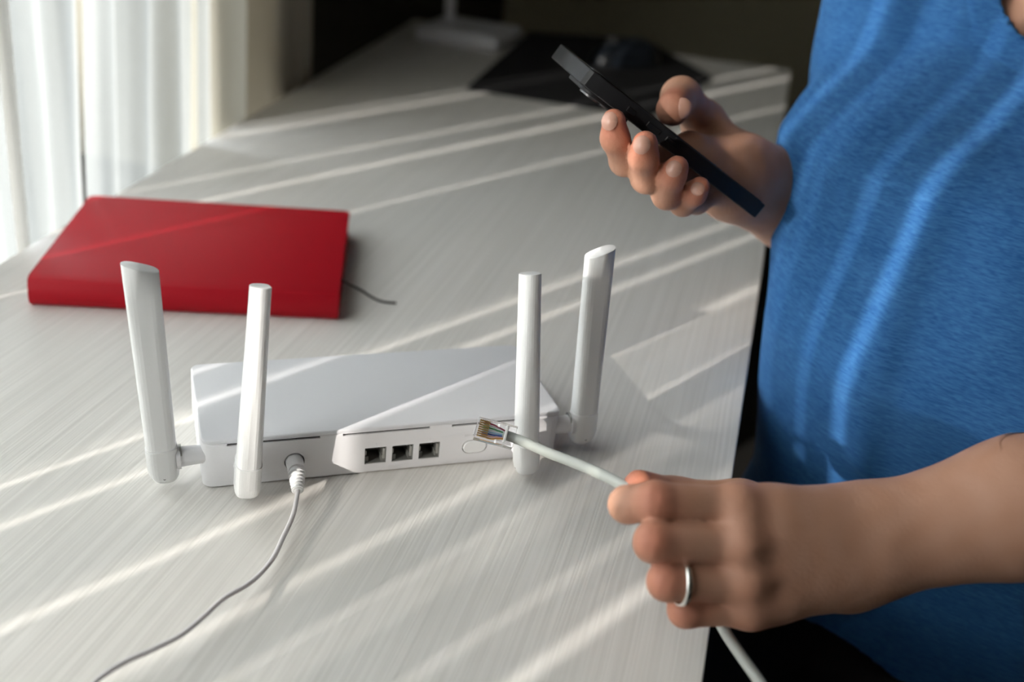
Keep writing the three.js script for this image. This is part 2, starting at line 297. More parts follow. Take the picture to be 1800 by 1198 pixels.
  // antennas: the broad side of each blade lies along its hinge
  const blade = (wb, tb, wt, tt, h, y0, slant) => {                    // stadium section from y0 to h, the cut slanting along +x
    const seg = 28, pos = [], idx = [], rows = 8;
    const sec = (w, t) => { const o = []; for (let i = 0; i < seg; i++) { const a = i / seg * 6.2832, c = Math.cos(a), s = Math.sin(a), e = 0.62; o.push([Math.sign(c) * Math.pow(Math.abs(c), e) * w / 2, Math.sign(s) * Math.pow(Math.abs(s), 0.9) * t / 2]); } return o; };
    for (let j = 0; j <= rows; j++) { const q = j / rows, s = sec(mixn(wb, wt, q), mixn(tb, tt, q)); for (const [x, z] of s) pos.push(x, j === rows ? h + slant * (x / wt) : mixn(y0, h - 0.004, q), z); }
    const n0 = pos.length / 3; for (const [x, z] of sec(wt * 0.92, tt * 0.9)) pos.push(x, h + slant * (x / wt) + 0.0004, z);
    for (let j = 0; j <= rows; j++) for (let i = 0; i < seg; i++) { const a = j * seg + i, b = j * seg + (i + 1) % seg; idx.push(a, a + seg, b, b, a + seg, b + seg); }
    const c = pos.length / 3; pos.push(0, h - 0.0001, 0); for (let i = 0; i < seg; i++) idx.push(n0 + i, c, n0 + (i + 1) % seg);
    const c2 = pos.length / 3; pos.push(0, y0, 0); for (let i = 0; i < seg; i++) idx.push(c2, i, (i + 1) % seg);
    const g = new THREE.BufferGeometry(); g.setAttribute('position', new THREE.Float32BufferAttribute(pos, 3)); g.setIndex(idx); return toCreasedNormals(g.toNonIndexed(), 0.9);
  };
  const foot = (w, t, y0, y1) => {                                      // the lower collar, rounded at its outer bottom edge
    const seg = 32, pos = [], idx = [], lv = [[0.34, 0], [0.62, 0.035], [0.8, 0.09], [0.93, 0.18], [1, 0.32], [1, 0.6], [1, 0.985], [0.95, 1]];
    for (const [k, q] of lv) for (let i = 0; i < seg; i++) { const a = i / seg * 6.2832, c = Math.cos(a), n = Math.sin(a), x = Math.sign(c) * Math.pow(Math.abs(c), 0.62) * w / 2 * k, z = Math.sign(n) * Math.pow(Math.abs(n), 0.9) * t / 2 * k; const lift = 0.003 * Math.pow(clamp01((x / (w / 2) + 0.15) / 1.15), 2); pos.push(x, mixn(y0 + lift, y1, q), z); }
    const m = lv.length; for (let j = 0; j + 1 < m; j++) for (let i = 0; i < seg; i++) { const a = j * seg + i, b = j * seg + (i + 1) % seg; idx.push(a, a + seg, b, b, a + seg, b + seg); }
    const c0 = pos.length / 3; pos.push(0, y0, 0, 0, y1, 0); for (let i = 0; i < seg; i++) { idx.push(c0, i, (i + 1) % seg); idx.push(c0 + 1, (m - 1) * seg + (i + 1) % seg, (m - 1) * seg + i); }
    const g = new THREE.BufferGeometry(); g.setAttribute('position', new THREE.Float32BufferAttribute(pos, 3)); g.setIndex(idx); return toCreasedNormals(g.toNonIndexed(), 0.8);
  };
  // [foot position, lean vector (tip - foot) in router axes, turn of the +x (outer, hinge) axis]
  const spots = [[0.0216, 0.0165, Math.PI * -0.5, ...[0.0076, 0.0041]], [0.1740, 0.0205, Math.PI * -0.5, ...[-0.0100, -0.0033]], [-0.0196, -0.0062, Math.PI, ...[-0.0067, -0.0022]], [0.2190, -0.0062, 0, ...[-0.0044, -0.0015]]];
  spots.forEach(([x, z, turn, lx, lz], i) => {
    const a = new THREE.Group(); a.name = 'antenna'; router.add(a); a.position.set(x, 0.0165, z);
    const up = V(lx, 0.126, lz).normalize(), q = new THREE.Quaternion().setFromUnitVectors(V(0, 1, 0), up); a.quaternion.copy(q.multiply(new THREE.Quaternion().setFromAxisAngle(V(0, 1, 0), turn)));
    part('blade', blade(0.0155, 0.0128, 0.0172, 0.0098, 0.1095, 0.0075, 0.0055).translate(0, 0, 0), whiteGloss, a);
    part('antenna_base', foot(0.0163, 0.0137, -0.0125, 0.0090), whiteGloss, a);
    part('hinge', [new THREE.CylinderGeometry(0.0049, 0.0055, 0.014, 24).rotateZ(Math.PI / 2).translate(-0.0145, 0.001, 0), new THREE.CylinderGeometry(0.0065, 0.0065, 0.0022, 24).rotateZ(Math.PI / 2).translate(-0.0079, 0.001, 0)], whitePlastic, a);
    part('hinge_gap', new THREE.CylinderGeometry(0.0046, 0.0046, 0.0012, 24).rotateZ(Math.PI / 2).translate(-0.0093, 0.0035, 0), metalGrey, a);
    for (const s of [-1, 1]) part('pin', new THREE.CylinderGeometry(0.0007, 0.0007, 0.0004, 12).rotateX(Math.PI / 2).translate(0, -0.0075, s * 0.0063), portDark, a);
  });
}

// ---------------------------------------------------------------- power lead
{
  const c = thing('power_cable', 'thin white power lead plugged into the router and trailing off the near desk', 'cable');
  const R0 = A3([-0.2512, 0.75, -0.4417]), th = 32.9 * Math.PI / 180, rw = (x, y, z) => V(R0.x + x * Math.cos(th) + z * Math.sin(th), R0.y + y, R0.z - x * Math.sin(th) + z * Math.cos(th));
  const a = rw(0.0481, 0.0122, -0.0085), b = rw(0.0481, 0.0118, 0.0085), e = A3([-0.2001, 0.7585, -0.4483]);
  const along = (p, q, r0, r1) => { const d = q.clone().sub(p), g = new THREE.CylinderGeometry(r1, r0, d.length(), 28, 1); g.translate(0, d.length() / 2, 0).applyQuaternion(new THREE.Quaternion().setFromUnitVectors(V(0, 1, 0), d.normalize())).translate(p.x, p.y, p.z); return g; };
  part('plug', along(a, b, 0.0050, 0.0046), whitePlastic, c);
  const relief = [along(b.clone().lerp(a, 0.15), e, 0.0041, 0.0026)]; const d = e.clone().sub(b);
  for (let i = 0; i < 6; i++) { const p = b.clone().addScaledVector(d, 0.12 + i * 0.155), q = b.clone().addScaledVector(d, 0.12 + i * 0.155 + 0.07), r = 0.0046 - i * 0.00028; relief.push(along(p, q, r, r)); }
  part('strain_relief', relief, whiteGloss, c);
  part('cord', cappedTube([b.clone().lerp(e, 0.9), e, [-0.1938, 0.7575, -0.4289], [-0.1913, 0.7560, -0.4115], [-0.1888, 0.7560, -0.3954], [-0.1890, 0.7565, -0.3808], [-0.1908, 0.7575, -0.3698], [-0.1943, 0.7595, -0.3573], [-0.1962, 0.7615, -0.3378], [-0.1985, 0.7620, -0.3266], [-0.2043, 0.7625, -0.3146], [-0.2109, 0.7635, -0.3020], [-0.2146, 0.7642, -0.2878], [-0.2140, 0.7630, -0.2610], [-0.2106, 0.7600, -0.2344], [-0.2050, 0.7550, -0.2110]], 0.00125, 110, 10), std({ color: lin(0.74, 0.71, 0.72), roughness: 0.45 }), c);
}

// ---------------------------------------------------------------- notebook
{
  const nb = thing('notebook', 'red hardcover notebook lying closed beside the curtain', 'notebook', [-0.4654, 0.7500, -0.5938], 19.5 * Math.PI / 180);
  const w = 0.2108, d = 0.168, t = 0.0212, ct = 0.0024, cover = phys({ color: lin(0.43, 0.003, 0.013), roughness: 0.55, specularIntensity: 0.45, bumpMap: dataTexture(128, 128, () => { const k = 120 + 60 * rnd(); return [k, k, k]; }, false), bumpScale: 0.00012 });
  // case: boards above and below joined by a softly rounded spine along the near edge
  const s = new THREE.Shape(), r = 0.006;
  s.moveTo(-d, 0); s.lineTo(-r, 0); s.quadraticCurveTo(0.0005, 0, 0.0012, t * 0.3); s.lineTo(0.0002, t - r); s.quadraticCurveTo(-0.0004, t, -r, t); s.lineTo(-d, t); s.lineTo(-d, t - ct); s.lineTo(-r, t - ct); s.quadraticCurveTo(-ct, t - ct, -ct, t - r); s.lineTo(-ct, r); s.quadraticCurveTo(-ct, ct, -r, ct); s.lineTo(-d, ct); s.closePath();
  let e = new THREE.ExtrudeGeometry(s, { depth: w - 0.0012, bevelEnabled: true, bevelThickness: 0.0006, bevelSize: 0.0005, bevelSegments: 2, curveSegments: 8 }).rotateY(-Math.PI / 2).translate(w - 0.0006, 0, 0);
  const ev = new Evaluator(); ev.useGroups = false;                       // round the two free corners of the boards
  for (const x of [0, 1]) {
    const R = 0.009, c = new THREE.Shape(), sx = x ? 1 : -1, X = x ? w + 0.0012 : -0.0012, Z = d + 0.0012;
    c.moveTo(X + sx * 0.01, Z + 0.01); c.lineTo(X - sx * R, Z + 0.01); c.lineTo(X - sx * R, Z);
    for (let q = 1; q <= 8; q++) { const a = q / 8 * Math.PI / 2; c.lineTo(X - sx * R + sx * R * Math.sin(a), Z - R + R * Math.cos(a)); }
    c.lineTo(X + sx * 0.01, Z - R); c.closePath();
    const A = new Brush(e, cover), B = new Brush(new THREE.ExtrudeGeometry(c, { depth: 0.05, bevelEnabled: false }).rotateX(-Math.PI / 2).translate(0, -0.01, 0), cover); A.updateMatrixWorld(); B.updateMatrixWorld();
    e = ev.evaluate(A, B, SUBTRACTION).geometry;
  }
  const p = e.attributes.position, uv = e.attributes.uv;
  for (let i = 0; i < p.count; i++) uv.setXY(i, p.getX(i) / 0.03, (p.getZ(i) + p.getY(i)) / 0.03);
  part('cover', toCreasedNormals(e, 0.7), cover, nb);
  const pg = []; const N = 9; for (let i = 0; i < N; i++) { const y0 = mixn(ct, t - ct, i / N), y1 = mixn(ct, t - ct, (i + 1) / N) - 0.0001, in0 = 0.0032 + 0.0006 * rnd(); pg.push(box(in0, w - in0, y0, y1, -d + 0.006, -ct)); }
  part('page_block', pg, std({ color: lin(0.025, 0.015, 0.013), roughness: 0.8 }), nb, 'dark page edges');
  part('ribbon', cappedTube([[w - 0.02, 0.008, -0.07], [w - 0.004, 0.006, -0.062], [w + 0.004, 0.0035, -0.058], [w + 0.014, 0.0016, -0.052], [w + 0.024, 0.001, -0.040], [w + 0.031, 0.001, -0.0345], [w + 0.040, 0.001, -0.0335]], 0.0009, 40, 8), std({ color: lin(0.03, 0.027, 0.024), roughness: 0.8 }), nb, 'thin dark page marker cord');
}

// ---------------------------------------------------------------- network cable
{
  const c = thing('network_cable', 'grey network cable with clear plug held up in front of the router', 'cable');
  const clear = phys({ color: lin(0.97, 0.97, 0.98), transmission: 1, thickness: 0.004, roughness: 0.06, ior: 1.45, attenuationColor: new THREE.Color(0.93, 0.94, 0.97), attenuationDistance: 0.03 });
  const grey = std({ color: lin(0.47, 0.485, 0.45), roughness: 0.5 });
  const tip = A3([-0.1165, 0.7951, -0.4881]), rear = A3([-0.0980, 0.7920, -0.4916]), toCam = V(0, 1.094, 0).sub(tip).normalize();
  const plug = new THREE.Group(); plug.name = 'connector'; c.add(plug);
  const X = rear.clone().sub(tip).normalize(), Y0 = toCam.clone().addScaledVector(V(0.05, 0.3, 0), 1).normalize(), Z = X.clone().cross(Y0).normalize(), Y = Z.clone().cross(X);
  plug.matrixAutoUpdate = true; plug.position.copy(tip); plug.quaternion.setFromRotationMatrix(new THREE.Matrix4().makeBasis(X, Y, Z));
  // axes: x from tip to cable, y towards the viewer (contact side), z across
  const w = 0.0117, h = 0.0066;
  const shell = new THREE.Shape(); shell.moveTo(0, -h / 2); shell.lineTo(0.0205, -h / 2); shell.lineTo(0.0205, h / 2); shell.lineTo(0.0115, h / 2); shell.lineTo(0.0105, h / 2 - 0.0008); shell.lineTo(0.0002, h / 2 - 0.0002); shell.closePath();
  part('clear_shell', new THREE.ExtrudeGeometry(shell, { depth: w - 0.0008, bevelEnabled: true, bevelThickness: 0.0004, bevelSize: 0.0003, bevelSegments: 2 }).translate(0, 0, -w / 2 + 0.0004), clear, plug);
  for (let i = 0; i < 8; i++) part('contact', box(0.0007, 0.0062, h / 2 - 0.0016, h / 2 + 0.0003, (i - 3.5) * 0.00118 - 0.00032, (i - 3.5) * 0.00118 + 0.00032), gold, plug);
  const wires = [[0.85, 0.45, 0.12], [0.9, 0.55, 0.5], [0.05, 0.12, 0.5], [0.35, 0.6, 0.85], [0.75, 0.85, 0.9], [0.05, 0.35, 0.12], [0.8, 0.8, 0.82], [0.35, 0.03, 0.08]];
  wires.forEach((k, i) => part('wire', tube([[0.003, 0, ((3.5 - i)) * 0.00108], [0.0085, 0, ((3.5 - i)) * 0.00108], [0.0125, 0, ((3.5 - i)) * 0.0008], [0.0165, 0, ((3.5 - i)) * 0.0005]], 0.0005, 10, 6), std({ color: lin(...k), roughness: 0.5 }), plug));
  part('crimp_bar', box(0.0148, 0.0163, h / 2 - 0.0016, h / 2 + 0.0010, -0.0047, 0.0047, 0.0004), std({ color: lin(0.85, 0.85, 0.85), roughness: 0.4 }), plug);
  part('latch', box(-0.001, 0.0145, -h / 2 - 0.0022, -h / 2 - 0.0012, -0.003, 0.003, 0.0004), clear, plug);
  const inside = tip.clone().addScaledVector(X, 0.0165);
  part('cord', cappedTube([inside, rear.clone().addScaledVector(X, 0.001), [-0.0891, 0.7927, -0.4881], [-0.0750, 0.7954, -0.4788], [-0.0594, 0.8018, -0.4648], [-0.0443, 0.8095, -0.4479], [-0.0323, 0.8168, -0.4313], [-0.0225, 0.8180, -0.4232], [-0.0103, 0.8053, -0.4245], [0.0031, 0.7859, -0.4278], [0.0169, 0.7697, -0.4238], [0.0272, 0.7630, -0.4123], [0.0360, 0.7598, -0.4023], [0.0457, 0.7555, -0.3931], [0.0640, 0.7431, -0.3782], [0.0806, 0.7219, -0.3655], [0.1023, 0.6574, -0.3718], [0.11, 0.30, -0.30], [0.12, 0.08, -0.26], [0.16, 0.006, -0.2], [0.28, 0.004, -0.1], [0.45, 0.004, -0.05]], 0.00275, 200, 14), grey, c);
}

// ---------------------------------------------------------------- things at the far end of the desk
{
  const pad = thing('mouse_pad', 'black mouse pad lying askew at the far end of the desk', 'mouse pad', [0, 0.75, 0]);
  const pts = [[-0.3831, 0.7500, -1.3764], [-0.1452, 0.7500, -1.3807], [-0.0930, 0.7500, -1.6682], [-0.2279, 0.7500, -1.8911], [-0.4032, 0.7500, -1.7962]], s = new THREE.Shape();
  pts.forEach((p, i) => (i ? s.lineTo(p[0], -p[2]) : s.moveTo(p[0], -p[2]))); s.closePath();
  part('cloth_surface', new THREE.ExtrudeGeometry(s, { depth: 0.003, bevelEnabled: true, bevelThickness: 0.0008, bevelSize: 0.0008, bevelSegments: 2 }).rotateX(-Math.PI / 2).translate(0, 0.0008, 0), std({ color: lin(0.005, 0.005, 0.0065), roughness: 1 }), pad);

  const m = thing('computer_mouse', 'black computer mouse standing on the mouse pad', 'computer mouse', [[-0.2231, 0.7540, -1.6661]][0], -0.9);
  const mat = phys({ color: lin(0.012, 0.016, 0.022), roughness: 0.3 });
  const dome = new THREE.SphereGeometry(1, 40, 20, 0, Math.PI * 2, 0, Math.PI / 2); const dp = dome.attributes.position;
  for (let i = 0; i < dp.count; i++) { const x = dp.getX(i), y = dp.getY(i), z = dp.getZ(i); dp.setXYZ(i, Math.sign(x) * Math.pow(Math.abs(x), 0.85) * 0.033 * (1 - 0.12 * Math.cos(z * 2)), Math.pow(y, 0.8) * 0.037 * (1 - 0.18 * z), Math.sign(z) * Math.pow(Math.abs(z), 0.9) * 0.056); }
  dome.computeVertexNormals();
  part('shell', [dome, new THREE.CircleGeometry(0.03, 24).rotateX(Math.PI / 2)], mat, m);
  part('button_seam', tube([[0, 0.0285, 0.045], [0, 0.0345, 0.03], [0, 0.0372, 0.01]], 0.0008, 12, 6), portDark, m);
  part('scroll_wheel', new THREE.TorusGeometry(0.007, 0.0032, 10, 24).rotateY(Math.PI / 2).translate(0, 0.0315, 0.028), portDark, m);

  const l = thing('desk_lamp', 'white desk lamp with a flat base at the far corner of the desk', 'lamp', [-0.474, 0.75, -1.69], -0.06);
  const lm = phys({ color: lin(0.85, 0.85, 0.9), roughness: 0.4 });
  part('lamp_base', [new RoundedBoxGeometry(0.135, 0.022, 0.13, 4, 0.008).translate(0, 0.011, 0)], lm, l);
  part('lamp_stem', cappedTube([[-0.042, 0.02, -0.02], [-0.045, 0.12, -0.022], [-0.043, 0.25, -0.02], [-0.02, 0.33, 0.0], [0.03, 0.37, 0.03]], 0.0085, 40, 14), lm, l);
  part('lamp_head', new RoundedBoxGeometry(0.22, 0.014, 0.05, 4, 0.006).translate(0.12, 0.372, 0.04), lm, l);
}

// ---------------------------------------------------------------- the person
{
  const f = [-0.4, 0, 0.9165], r = [-0.9165, 0, -0.4];                         // the way the chest faces; the person's right
  const P = (c, fr, rt, up) => [c[0] + f[0] * fr + r[0] * rt, c[1] + up, c[2] + f[2] * fr + r[2] * rt];
  // spine: [height, centre x, centre z, half width across, half depth]
  const belly = [0.1774, 0.8051, -0.6834], chest = [0.1629, 0.9122, -0.7454], neck = [0.2006, 1.0212, -0.8420];
  const rows = [[0.44, 0.21, -0.78, 0.170, 0.120], [0.56, 0.195, -0.765, 0.168, 0.117], [0.66, belly[0] + 0.025, belly[2] - 0.045, 0.158, 0.110], [belly[1], belly[0], belly[2], 0.150, 0.104], [chest[1], chest[0], chest[2], 0.150, 0.105], [neck[1] - 0.045, neck[0] + 0.012, neck[2] - 0.012, 0.150, 0.085], [neck[1] + 0.02, neck[0] + 0.02, neck[2] - 0.02, 0.085, 0.062], [neck[1] + 0.07, neck[0] + 0.02, neck[2] - 0.02, 0.05, 0.05]];
  const torso = (x, y, z, grow = 0) => {
    let i = 0; while (i < rows.length - 2 && y > rows[i + 1][0]) i++;
    const a = rows[i], b = rows[i + 1]; let t = clamp01((y - a[0]) / (b[0] - a[0])); t = t * t * (3 - 2 * t) * 0.5 + t * 0.5;
    const cx = mixn(a[1], b[1], t), cz = mixn(a[2], b[2], t), w = mixn(a[3], b[3], t) + grow, d = mixn(a[4], b[4], t) + grow, dx = x - cx, dz = z - cz;
    const u = (dx * r[0] + dz * r[2]) / w, v = (dx * f[0] + dz * f[2]) / d, q = Math.pow(Math.pow(Math.abs(u), 2.3) + Math.pow(Math.abs(v), 2.3), 1 / 2.3);
    let s = (q - 1) * Math.min(w, d) * (q > 1 ? 1.1 : 1); const top = y - rows.at(-1)[0], bot = rows[0][0] - y; return Math.max(s, top, bot);
  };
  const shoulderR = [0.0744, 1.0126, -0.8851], shoulderL = P(neck, -0.01, -0.165, -0.03), elbowR = [0.0957, 0.7931, -0.8480], elbowL = [0.2078, 0.8249, -0.5063];

  // ---- far hand, round the phone; the arm comes out from behind the chest
  const wristR = [-0.0131, 0.8921, -0.6984], palmR = [-0.0325, 0.9006, -0.6872];
  const fingersR = [
    chain([[-0.0421, 0.9143, -0.6613], [-0.0601, 0.9085, -0.6410], [-0.0741, 0.9149, -0.6116], [-0.0796, 0.9308, -0.5979], [-0.0811, 0.9415, -0.5939]], [0.0100, 0.0092, 0.0083, 0.0077, 0.0066]),
    chain([[-0.0339, 0.9058, -0.6633], [-0.0486, 0.9001, -0.6369], [-0.0601, 0.9085, -0.6080], [-0.0621, 0.9238, -0.5947], [-0.0619, 0.9325, -0.5911]], [0.0102, 0.0094, 0.0086, 0.0080, 0.0070]),
    chain([[-0.0266, 0.8978, -0.6677], [-0.0388, 0.8918, -0.6439], [-0.0475, 0.8988, -0.6137], [-0.0455, 0.9137, -0.6022], [-0.0431, 0.9202, -0.5980]], [0.0098, 0.0090, 0.0082, 0.0076, 0.0066]),
    chain([[-0.0215, 0.8908, -0.6721], [-0.0322, 0.8857, -0.6536], [-0.0384, 0.8915, -0.6256], [-0.0323, 0.9018, -0.6150], [-0.0296, 0.9077, -0.6105]], [0.0090, 0.0080, 0.0073, 0.0067, 0.0058])];
  const thumbR = chain([[-0.0235, 0.8994, -0.7112], [-0.0394, 0.9168, -0.7223], [-0.0550, 0.9371, -0.6950], [-0.0550, 0.9396, -0.6485]], [0.0165, 0.0128, 0.0112, 0.0098], 0.008);
  const palmBonesR = [[1212, 262, .668], 0].length && [cone([-0.0111, 0.8929, -0.7105], [-0.0423, 0.9132, -0.6652], 0.0165, 0.0105), cone([-0.0120, 0.8918, -0.7042], [-0.0341, 0.9047, -0.6673], 0.0165, 0.0105), cone([-0.0125, 0.8893, -0.6982], [-0.0268, 0.8967, -0.6716], 0.0160, 0.0100), cone([-0.0131, 0.8870, -0.6924], [-0.0217, 0.8896, -0.6760], 0.0155, 0.0095), cone([-0.0157, 0.8954, -0.7165], [-0.0382, 0.9124, -0.7180], 0.0165, 0.0125)];
  const foreR = [cone([-0.0144, 0.8938, -0.7024], [0.0286, 0.8713, -0.7650], 0.0205, 0.0265), cone([-0.0136, 0.8848, -0.6946], [0.0317, 0.8580, -0.7533], 0.0185, 0.0265), cone([0.0301, 0.8651, -0.7588], elbowR, 0.0300, 0.0370), cone(elbowR, shoulderR, 0.0370, 0.0430)];
  const armR = (x, y, z) => {
    let d = foreR[0](x, y, z); for (let i = 1; i < foreR.length; i++) d = smin(d, foreR[i](x, y, z), 0.02);
    let p = palmBonesR[0](x, y, z); for (let i = 1; i < palmBonesR.length; i++) p = smin(p, palmBonesR[i](x, y, z), 0.012);
    d = smin(d, p, 0.016); d = smin(d, thumbR(x, y, z), 0.006);
    let q = 1; for (const g of fingersR) q = smin(q, g(x, y, z), 0.0016); return smin(d, q, 0.005);
  };

  // ---- near hand, pinching the cable; back of the hand to the camera
  const kn = [[0.0208, 0.8252, -0.4200], [0.0246, 0.8139, -0.4094], [0.0302, 0.7989, -0.4048], [0.0343, 0.7848, -0.4066]];
  const fingersL = [
    chain([kn[0], [-0.0146, 0.8302, -0.4036], [-0.0264, 0.8232, -0.4068], [-0.0252, 0.8167, -0.4202]], [0.0094, 0.0083, 0.0078, 0.0068]),
    chain([kn[1], [-0.0116, 0.8187, -0.3906], [-0.0128, 0.8062, -0.4063], [0.0037, 0.8023, -0.4208]], [0.0094, 0.0082, 0.0078, 0.0066]),
    chain([kn[2], [-0.0032, 0.8023, -0.3875], [-0.0033, 0.7900, -0.4035], [0.0129, 0.7880, -0.4185]], [0.0090, 0.0080, 0.0076, 0.0064]),
    chain([kn[3], [0.0068, 0.7859, -0.3922], [0.0071, 0.7788, -0.4046], [0.0210, 0.7795, -0.4170]], [0.0084, 0.0071, 0.0066, 0.0058])];
  const thumbL = chain([[0.0611, 0.7997, -0.4595], [0.0228, 0.8046, -0.4539], [-0.0076, 0.8056, -0.4457], [-0.0241, 0.8177, -0.4324]], [0.0145, 0.0120, 0.0100, 0.0074], 0.006);
  const palmL = [cone([0.0738, 0.8122, -0.4462], kn[0], 0.0150, 0.0105), cone([0.0739, 0.8092, -0.4413], kn[1], 0.0150, 0.0105), cone([0.0749, 0.8024, -0.4392], kn[2], 0.0150, 0.0100), cone([0.0760, 0.7953, -0.4405], kn[3], 0.0145, 0.0095), cone([0.0588, 0.7859, -0.4498], [0.0380, 0.7822, -0.4265], 0.0160, 0.0120), cone([0.0505, 0.7998, -0.4550], [0.0286, 0.8075, -0.4372], 0.0150, 0.0110), cone([0.0508, 0.8134, -0.4306], [0.0542, 0.7974, -0.4256], 0.0160, 0.0155), cone([0.0352, 0.8193, -0.4246], [0.0417, 0.7908, -0.4145], 0.0125, 0.0115)];
  const foreL = [cone([0.0741, 0.8086, -0.4456], [0.1446, 0.8348, -0.4661], 0.0170, 0.0245), cone([0.0763, 0.7983, -0.4409], [0.1464, 0.8265, -0.4624], 0.0165, 0.0240), cone([0.1461, 0.8296, -0.4661], elbowL, 0.0262, 0.0350), cone(elbowL, shoulderL, 0.0370, 0.0440)];
  const bumpsL = [ball([0.0199, 0.8296, -0.4151], 0.0068), ball([0.0245, 0.8183, -0.4036], 0.0070), ball([0.0301, 0.8026, -0.3998], 0.0068), ball([0.0340, 0.7876, -0.4022], 0.0060), ball([0.0774, 0.7866, -0.4370], 0.0090)];
  const tendons = [[[0.0260, 0.8298, -0.4097], [0.0658, 0.8133, -0.4354]], [[0.0284, 0.8209, -0.3989], [0.0663, 0.8111, -0.4310]], [[0.0337, 0.8067, -0.3958], [0.0679, 0.8037, -0.4288]]].map(([a, b]) => segDist(a, b));
  const wrinkle = [[[-0.0146, 0.8357, -0.3973], 0.006], [[-0.0130, 0.8232, -0.3840], 0.006], [[-0.0050, 0.8070, -0.3810], 0.006]];
  const crease = [[[0.0768, 0.8318, -0.4447], [0.0855, 0.8154, -0.4304]], [[0.0855, 0.8154, -0.4304], [0.0863, 0.7886, -0.4285]]].map(([a, b]) => segDist(a, b));
  const armL = (x, y, z) => {
    let d = foreL[0](x, y, z); for (let i = 1; i < foreL.length; i++) d = smin(d, foreL[i](x, y, z), 0.02);
    let p = palmL[0](x, y, z); for (let i = 1; i < palmL.length; i++) p = smin(p, palmL[i](x, y, z), 0.012);
    d = smin(d, p, 0.020); for (const b of bumpsL) d = smin(d, b(x, y, z), 0.010);
    if (d < 0.02) { for (const t of tendons) { const q = t(x, y, z); d -= 0.0009 * Math.exp(-q * q / 0.000012); } for (const t of crease) { const q = t(x, y, z); d += 0.0007 * Math.exp(-q * q / 0.0000025); } }
    d = smin(d, thumbL(x, y, z), 0.004);
    let q = 1; for (const g of fingersL) q = smin(q, g(x, y, z), 0.0016);
    if (q < 0.01) for (const [c, w] of wrinkle) { const e = Math.hypot(x - c[0], y - c[1], z - c[2]); if (e < w * 2.5) q += 0.00035 * Math.sin(e * 0 + (x - c[0]) * 2600) * Math.exp(-e * e / (w * w)); }
    return smin(d, q, 0.004);
  };

  // ---- head and neck, above the frame: looking down at the phone
  const hc = P(neck, 0.055, 0.0, 0.195), phoneAt = [-0.0511, 0.9186, -0.6524];
  const lookV = A3(phoneAt).sub(A3(hc)).normalize(); lookV.y *= 0.6; lookV.normalize();
  const hz = lookV.toArray(), hx = V(0, 1, 0).cross(lookV).normalize().toArray(), hy = lookV.clone().cross(A3(hx)).normalize().toArray();
  const H = (x, y, z) => [0, 1, 2].map((i) => hc[i] + hx[i] * x + hy[i] * y + hz[i] * z), ax = [hx, hy, hz];
  const skull = ellipsoid(H(0, 0.035, -0.012), 0.074, 0.088, 0.094, ax), faceE = ellipsoid(H(0, -0.015, 0.025), 0.062, 0.088, 0.066, ax), jaw = ellipsoid(H(0, -0.072, 0.042), 0.040, 0.032, 0.042, ax);
  const nose = cone(H(0, 0.012, 0.088), H(0, -0.024, 0.106), 0.006, 0.0105), lips = [cone(H(-0.018, -0.052, 0.081), H(0.018, -0.052, 0.081), 0.0055, 0.0055), cone(H(-0.014, -0.061, 0.080), H(0.014, -0.061, 0.080), 0.0058, 0.0058)];
  const sockets = [-1, 1].map((s) => ball(H(s * 0.031, 0.012, 0.098), 0.016)), eyes = [-1, 1].map((s) => ball(H(s * 0.031, 0.010, 0.0765), 0.0125)), ears = [-1, 1].map((s) => ellipsoid(H(s * 0.074, 0.0, -0.005), 0.010, 0.030, 0.019, ax)), brow = [-1, 1].map((s) => cone(H(s * 0.014, 0.030, 0.088), H(s * 0.045, 0.030, 0.076), 0.006, 0.005));
  const neckC = chain([P(neck, -0.005, 0, -0.06), P(neck, 0.0, 0, 0.04), H(0, -0.03, -0.03)], [0.062, 0.053, 0.055], 0.03);
  const head = (x, y, z) => {
    let d = smin(skull(x, y, z), faceE(x, y, z), 0.03); d = smin(d, jaw(x, y, z), 0.025); for (const s of sockets) d = -smin(-d, s(x, y, z), 0.012);
    for (const b of brow) d = smin(d, b(x, y, z), 0.012); d = smin(d, nose(x, y, z), 0.012); for (const l of lips) d = smin(d, l(x, y, z), 0.004); for (const e of eyes) d = smin(d, e(x, y, z), 0.002); for (const e of ears) d = smin(d, e(x, y, z), 0.008);
    return smin(d, neckC(x, y, z), 0.03);
  };
  const bodyIn = (x, y, z) => Math.max(smin(torso(x, y, z, -0.012), neckC(x, y, z), 0.03), 0.60 - y);

  // ---- skin: one surface; finger ends and knuckles are redder
  const tipsAll = [[-0.0806, 0.9411, -0.5915], [-0.0618, 0.9336, -0.5894], [-0.0431, 0.9213, -0.5963], [-0.0295, 0.9083, -0.6086], [-0.0528, 0.9431, -0.6530], [-0.0272, 0.8186, -0.4310]], knAll = [...kn, [-0.0146, 0.8357, -0.3973], [-0.0130, 0.8232, -0.3840], [-0.0050, 0.8070, -0.3810], [0.0070, 0.7885, -0.3890]];
  const skinAt = (x, y, z) => {
    let k = 0; for (const c of tipsAll) k = Math.max(k, Math.exp(-((x - c[0]) ** 2 + (y - c[1]) ** 2 + (z - c[2]) ** 2) / 0.00022)); let k2 = 0; for (const c of knAll) k2 = Math.max(k2, Math.exp(-((x - c[0]) ** 2 + (y - c[1]) ** 2 + (z - c[2]) ** 2) / 0.00012));
    const m = clamp01(0.9 * k + 0.75 * k2), n = 0.012 * Math.sin(x * 310 + 2 * Math.sin(z * 190)) * Math.sin(y * 270 + z * 150);
    return [mixn(0.47, 0.52, m) + n, mixn(0.255, 0.178, m) + n, mixn(0.172, 0.112, m) + n];
  };
